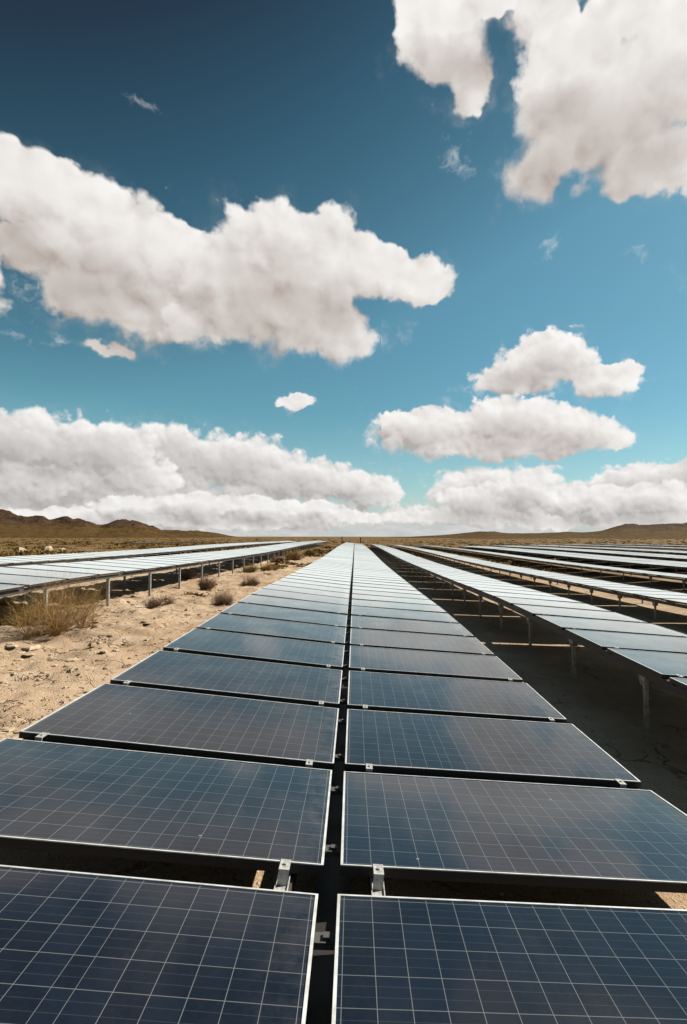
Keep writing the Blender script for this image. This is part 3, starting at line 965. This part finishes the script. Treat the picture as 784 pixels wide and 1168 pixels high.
# scattered scrub of the plain, uncountable
def clump(V, Fs, T, x, y, z, R, H, n, r_, tone):
    for _ in range(n):
        a = r_.uniform(0, 6.283); s = r_.random() ** .6
        cx_, cy_ = x + math.cos(a) * s * R, y + math.sin(a) * s * R
        h_ = H * (1 - .6 * s * s) * r_.uniform(.5, 1.05)
        ww = R * r_.uniform(.10, .22)
        b_ = r_.uniform(0, 6.283)
        i = len(V)
        zb = z + h_ * r_.uniform(0, .45)
        V.extend([(cx_ - ww * math.cos(b_), cy_ - ww * math.sin(b_), zb), (cx_ + ww * math.cos(b_), cy_ + ww * math.sin(b_), zb + r_.uniform(-.1, .1) * H), (cx_ + r_.gauss(0, .3) * R, cy_ + r_.gauss(0, .3) * R, z + h_)])
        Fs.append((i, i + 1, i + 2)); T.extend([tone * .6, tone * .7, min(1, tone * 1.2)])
def scrub(name, mat, count, region, seed, label, sizes, tris):
    r_ = random.Random(seed); V, Fs, T = [], [], []
    k = 0
    while k < count:
        x, y = region(r_)
        k += 1
        if any(r['x'] - .5 < x < r['x'] + PW + .5 and r['start'] < y < r['end'] for r in ROWS): continue
        if fbm(x, y, .12, 3, 31.0) < -.12 + .2 * r_.random(): continue
        s = r_.uniform(*sizes)
        clump(V, Fs, T, x, y, ground_z(x, y) - .02, s, s * r_.uniform(.35, .75), tris, r_, r_.uniform(.2, 1))
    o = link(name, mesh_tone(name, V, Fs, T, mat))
    tag(o, label, 'scrub', kind='stuff')
def reg_far(r_):
    y = 30 * (12 ** r_.random())
    return r_.uniform(-.95, .95) * y, y
def reg_mid(r_):
    side = r_.random()
    if side < .12: return r_.uniform(-5.2, -3.9), r_.uniform(11, 40)
    if side < .33: return r_.uniform(-5, -2.6), r_.uniform(24, 90)
    if side < .55: return r_.uniform(-12.4, -7.6), r_.uniform(12, 100)
    if side < .7: return r_.uniform(-30, -15.5), r_.uniform(22, 90)
    return r_.uniform(9.8, 12.6), r_.uniform(14, 100)
scrub('desert_scrub', m_scrub, 6500, reg_far, 5, 'dry golden scrub covering the plain below the hills', (.3, .75), 26)
scrub('desert_scrub', m_scrub, 1150, reg_mid, 6, 'tufts of yellow-brown brush between the rows of panels', (.12, .34), 60)

# ------------------------------------------------------------------ stones
m_stone, nt, b = material('pale_stone', 0.9); matte(b)
g = nt.node('ShaderNodeNewGeometry')
at = nt.node('ShaderNodeAttribute'); at.attribute_name = 'tone'
nt.l.new(nt.mix(nt.noise(g.outputs['Position'], 25, 5, .7), nt.mix(at.outputs['Fac'], (0.208, 0.136, 0.080), (0.448, 0.360, 0.256)), (0.304, 0.224, 0.144)), b.inputs['Base Color'])
r_ = random.Random(3)
def stone(V, Fs, T, x, y, z, s, fl, tone):
    k = r_.randint(5, 7); i = len(V)
    a0 = r_.uniform(0, 6)
    rad = [s * r_.uniform(.6, 1.1) for _ in range(k)]
    el = r_.uniform(.6, 1.0)
    for lev, rr in ((-.4, 1.0), (.35, .95), (.8, .55)):
        for j in range(k):
            a = a0 + j / k * 6.283
            V.append((x + math.cos(a) * rad[j] * rr, y + math.sin(a) * rad[j] * rr * el, z + s * fl * lev + s * fl * r_.uniform(-.12, .12)))
            T.append(tone)
    for l in range(2):
        for j in range(k):
            q = (j + 1) % k
            Fs.append((i + l*k + j, i + l*k + q, i + (l+1)*k + q, i + (l+1)*k + j))
    Fs.append(tuple(i + 2*k + j for j in range(k)))
V, Fs, T = [], [], []
for _ in range(14000):
    y = 3.2 + 22 * r_.random() ** 1.6
    x = -r_.uniform(2.2, 9 + y * .2)
    s = .006 + .028 * r_.random() ** 3.5
    if fbm(x, y, .9, 3, 12) > .25 and r_.random() < .4: s *= 1.9
    stone(V, Fs, T, x, y, ground_z(x, y), s, r_.uniform(.3, .7), r_.random())
for _ in range(2500):
    y = 2.0 + 9 * r_.random(); x = r_.uniform(-1.9, 9)
    s = .006 + .016 * r_.random() ** 2.5
    stone(V, Fs, T, x, y, ground_z(x, y), s, r_.uniform(.4, .8), r_.random())
o = link('gravel', mesh_tone('gravel', V, Fs, T, m_stone))
tag(o, 'small stones and gravel strewn over the sand', 'gravel', kind='stuff')
m_twig, nt, b = material('dead_twig', 0.9, 0, (0.10, 0.065, 0.045))
V, Fs, T = [], [], []
for _ in range(420):
    y = 4.5 + 18 * r_.random() ** 1.3; x = -r_.uniform(2.3, 5 + y * .28)
    a = r_.uniform(0, 6.28); Lg = r_.uniform(.04, .22); w = r_.uniform(.002, .005)
    px_, py_ = x, y
    for sg in range(r_.randint(2, 4)):
        nx_, ny_ = px_ + math.cos(a) * Lg / 3, py_ + math.sin(a) * Lg / 3
        dx_, dy_ = -math.sin(a) * w, math.cos(a) * w
        z0, z1 = ground_z(px_, py_) + .006, ground_z(nx_, ny_) + r_.uniform(.004, .03)
        i = len(V)
        for (qx, qy, qz) in ((px_, py_, z0), (nx_, ny_, z1)):
            V += [(qx - dx_, qy - dy_, qz), (qx + dx_, qy + dy_, qz), (qx, qy, qz + w * 1.8)]
        Fs += [(i, i+1, i+4, i+3), (i+1, i+2, i+5, i+4), (i+2, i, i+3, i+5)]; T += [.5] * 6
        px_, py_ = nx_, ny_; a += r_.gauss(0, .5)
o = link('dead_twigs', mesh_tone('dead_twigs', V, Fs, T, m_twig))
tag(o, 'broken dead twigs scattered over the sand left of the centre row', 'twigs', kind='stuff')
V, Fs, T = [], [], []
for _ in range(900):
    y = 4.3 + 9 * r_.random() ** 1.2; x = -r_.uniform(2.6, 3.4 + y * .33)
    if fbm(x, y, .7, 3, 40) < -.02: continue
    s = r_.uniform(.025, .085) * (1.5 if r_.random() < .08 else 1)
    stone(V, Fs, T, x, y, ground_z(x, y) + s * .03, s, r_.uniform(.10, .22), r_.uniform(.7, 1))
o = link('crust_fragments', mesh_tone('crust_fragments', V, Fs, T, m_stone))
tag(o, 'flat broken fragments of pale dried crust on the sand', 'crust', kind='stuff')
BOULDERS = [(55, 628, 12, 'pale rounded boulder behind the second row left of centre'), (70, 629, 9, 'smaller pale boulder just right of the rounded boulder'), (22, 630, 12, 'low wide pale rock at the left edge under the hills')]
for sx, sy, sw, lab in BOULDERS:
    p = ground_at(sx, sy); s = sw * math.hypot(p.x, p.y) / F / 2
    V, Fs, T = [], [], []
    stone(V, Fs, T, 0, 0, 0, s, .75, .8)
    o = link('boulder', mesh_tone('boulder', V, Fs, T, m_stone))
    o.location = (p.x, p.y, ground_z(p.x, p.y) + s * .1)
    tag(o, lab, 'rock', 'pale rocks below the hills')
SLABS = [(36, 741, 20, 'pale flat stone slab on the sand below the large straw bush'), (14, 738, 12, 'small flat pale slab at the left edge of the sand'),
         (214, 702, 9, 'dark flat clod on the sand in front of the upright twig shrub'), (60, 752, 9, 'little pale slab just below the largest flat slab'),
         (118, 745, 8, 'lone light stone out on the open sand left of the centre row')]
for sx, sy, sw, lab in SLABS:
    p = ground_at(sx, sy); s = sw * math.hypot(p.x, p.y) / F / 2
    V, Fs, T = [], [], []
    stone(V, Fs, T, 0, 0, 0, s, .22, .0 if 'dark' in lab else 1.0)
    o = link('flat_stone', mesh_tone('flat_stone', V, Fs, T, m_stone))
    o.location = (p.x, p.y, ground_z(p.x, p.y) + s * .05)
    tag(o, lab, 'stone', 'flat stones on the sand')

# two marker posts far down the rows
for x_, w_ in ((390.5, 'left'), (411.5, 'right')):
    Y = 150.0
    X = (x_ - 405) / F * Y
    mb = MB(); g0 = ground_z(X, Y)
    mb.prism([(.15 * math.cos(a), .15 * math.sin(a)) for a in np.arange(0, 6.28, .8)], -.3, 1.75)
    mb.prism([(.24 * math.cos(a), .24 * math.sin(a)) for a in np.arange(0, 6.28, .8)], 1.55, 1.68)
    o = link('marker_post', mb.mesh('marker_post', [m_beam])); o.location = (X, Y, g0)
    tag(o, f'short dark post on the horizon, {w_} one of the pair past the centre row', 'post', 'dark posts on the horizon')

# ------------------------------------------------------------------ output
scene.view_settings.view_transform = 'Standard'
scene.view_settings.look = 'None'
scene.view_settings.exposure = 1.0
scene.view_settings.gamma = 1
scene.view_settings.use_curve_mapping = False
scene.render.engine = 'CYCLES'
scene.cycles.use_denoising = True
scene.cycles.max_bounces = 6
scene.cycles.diffuse_bounces = 3
scene.cycles.glossy_bounces = 3
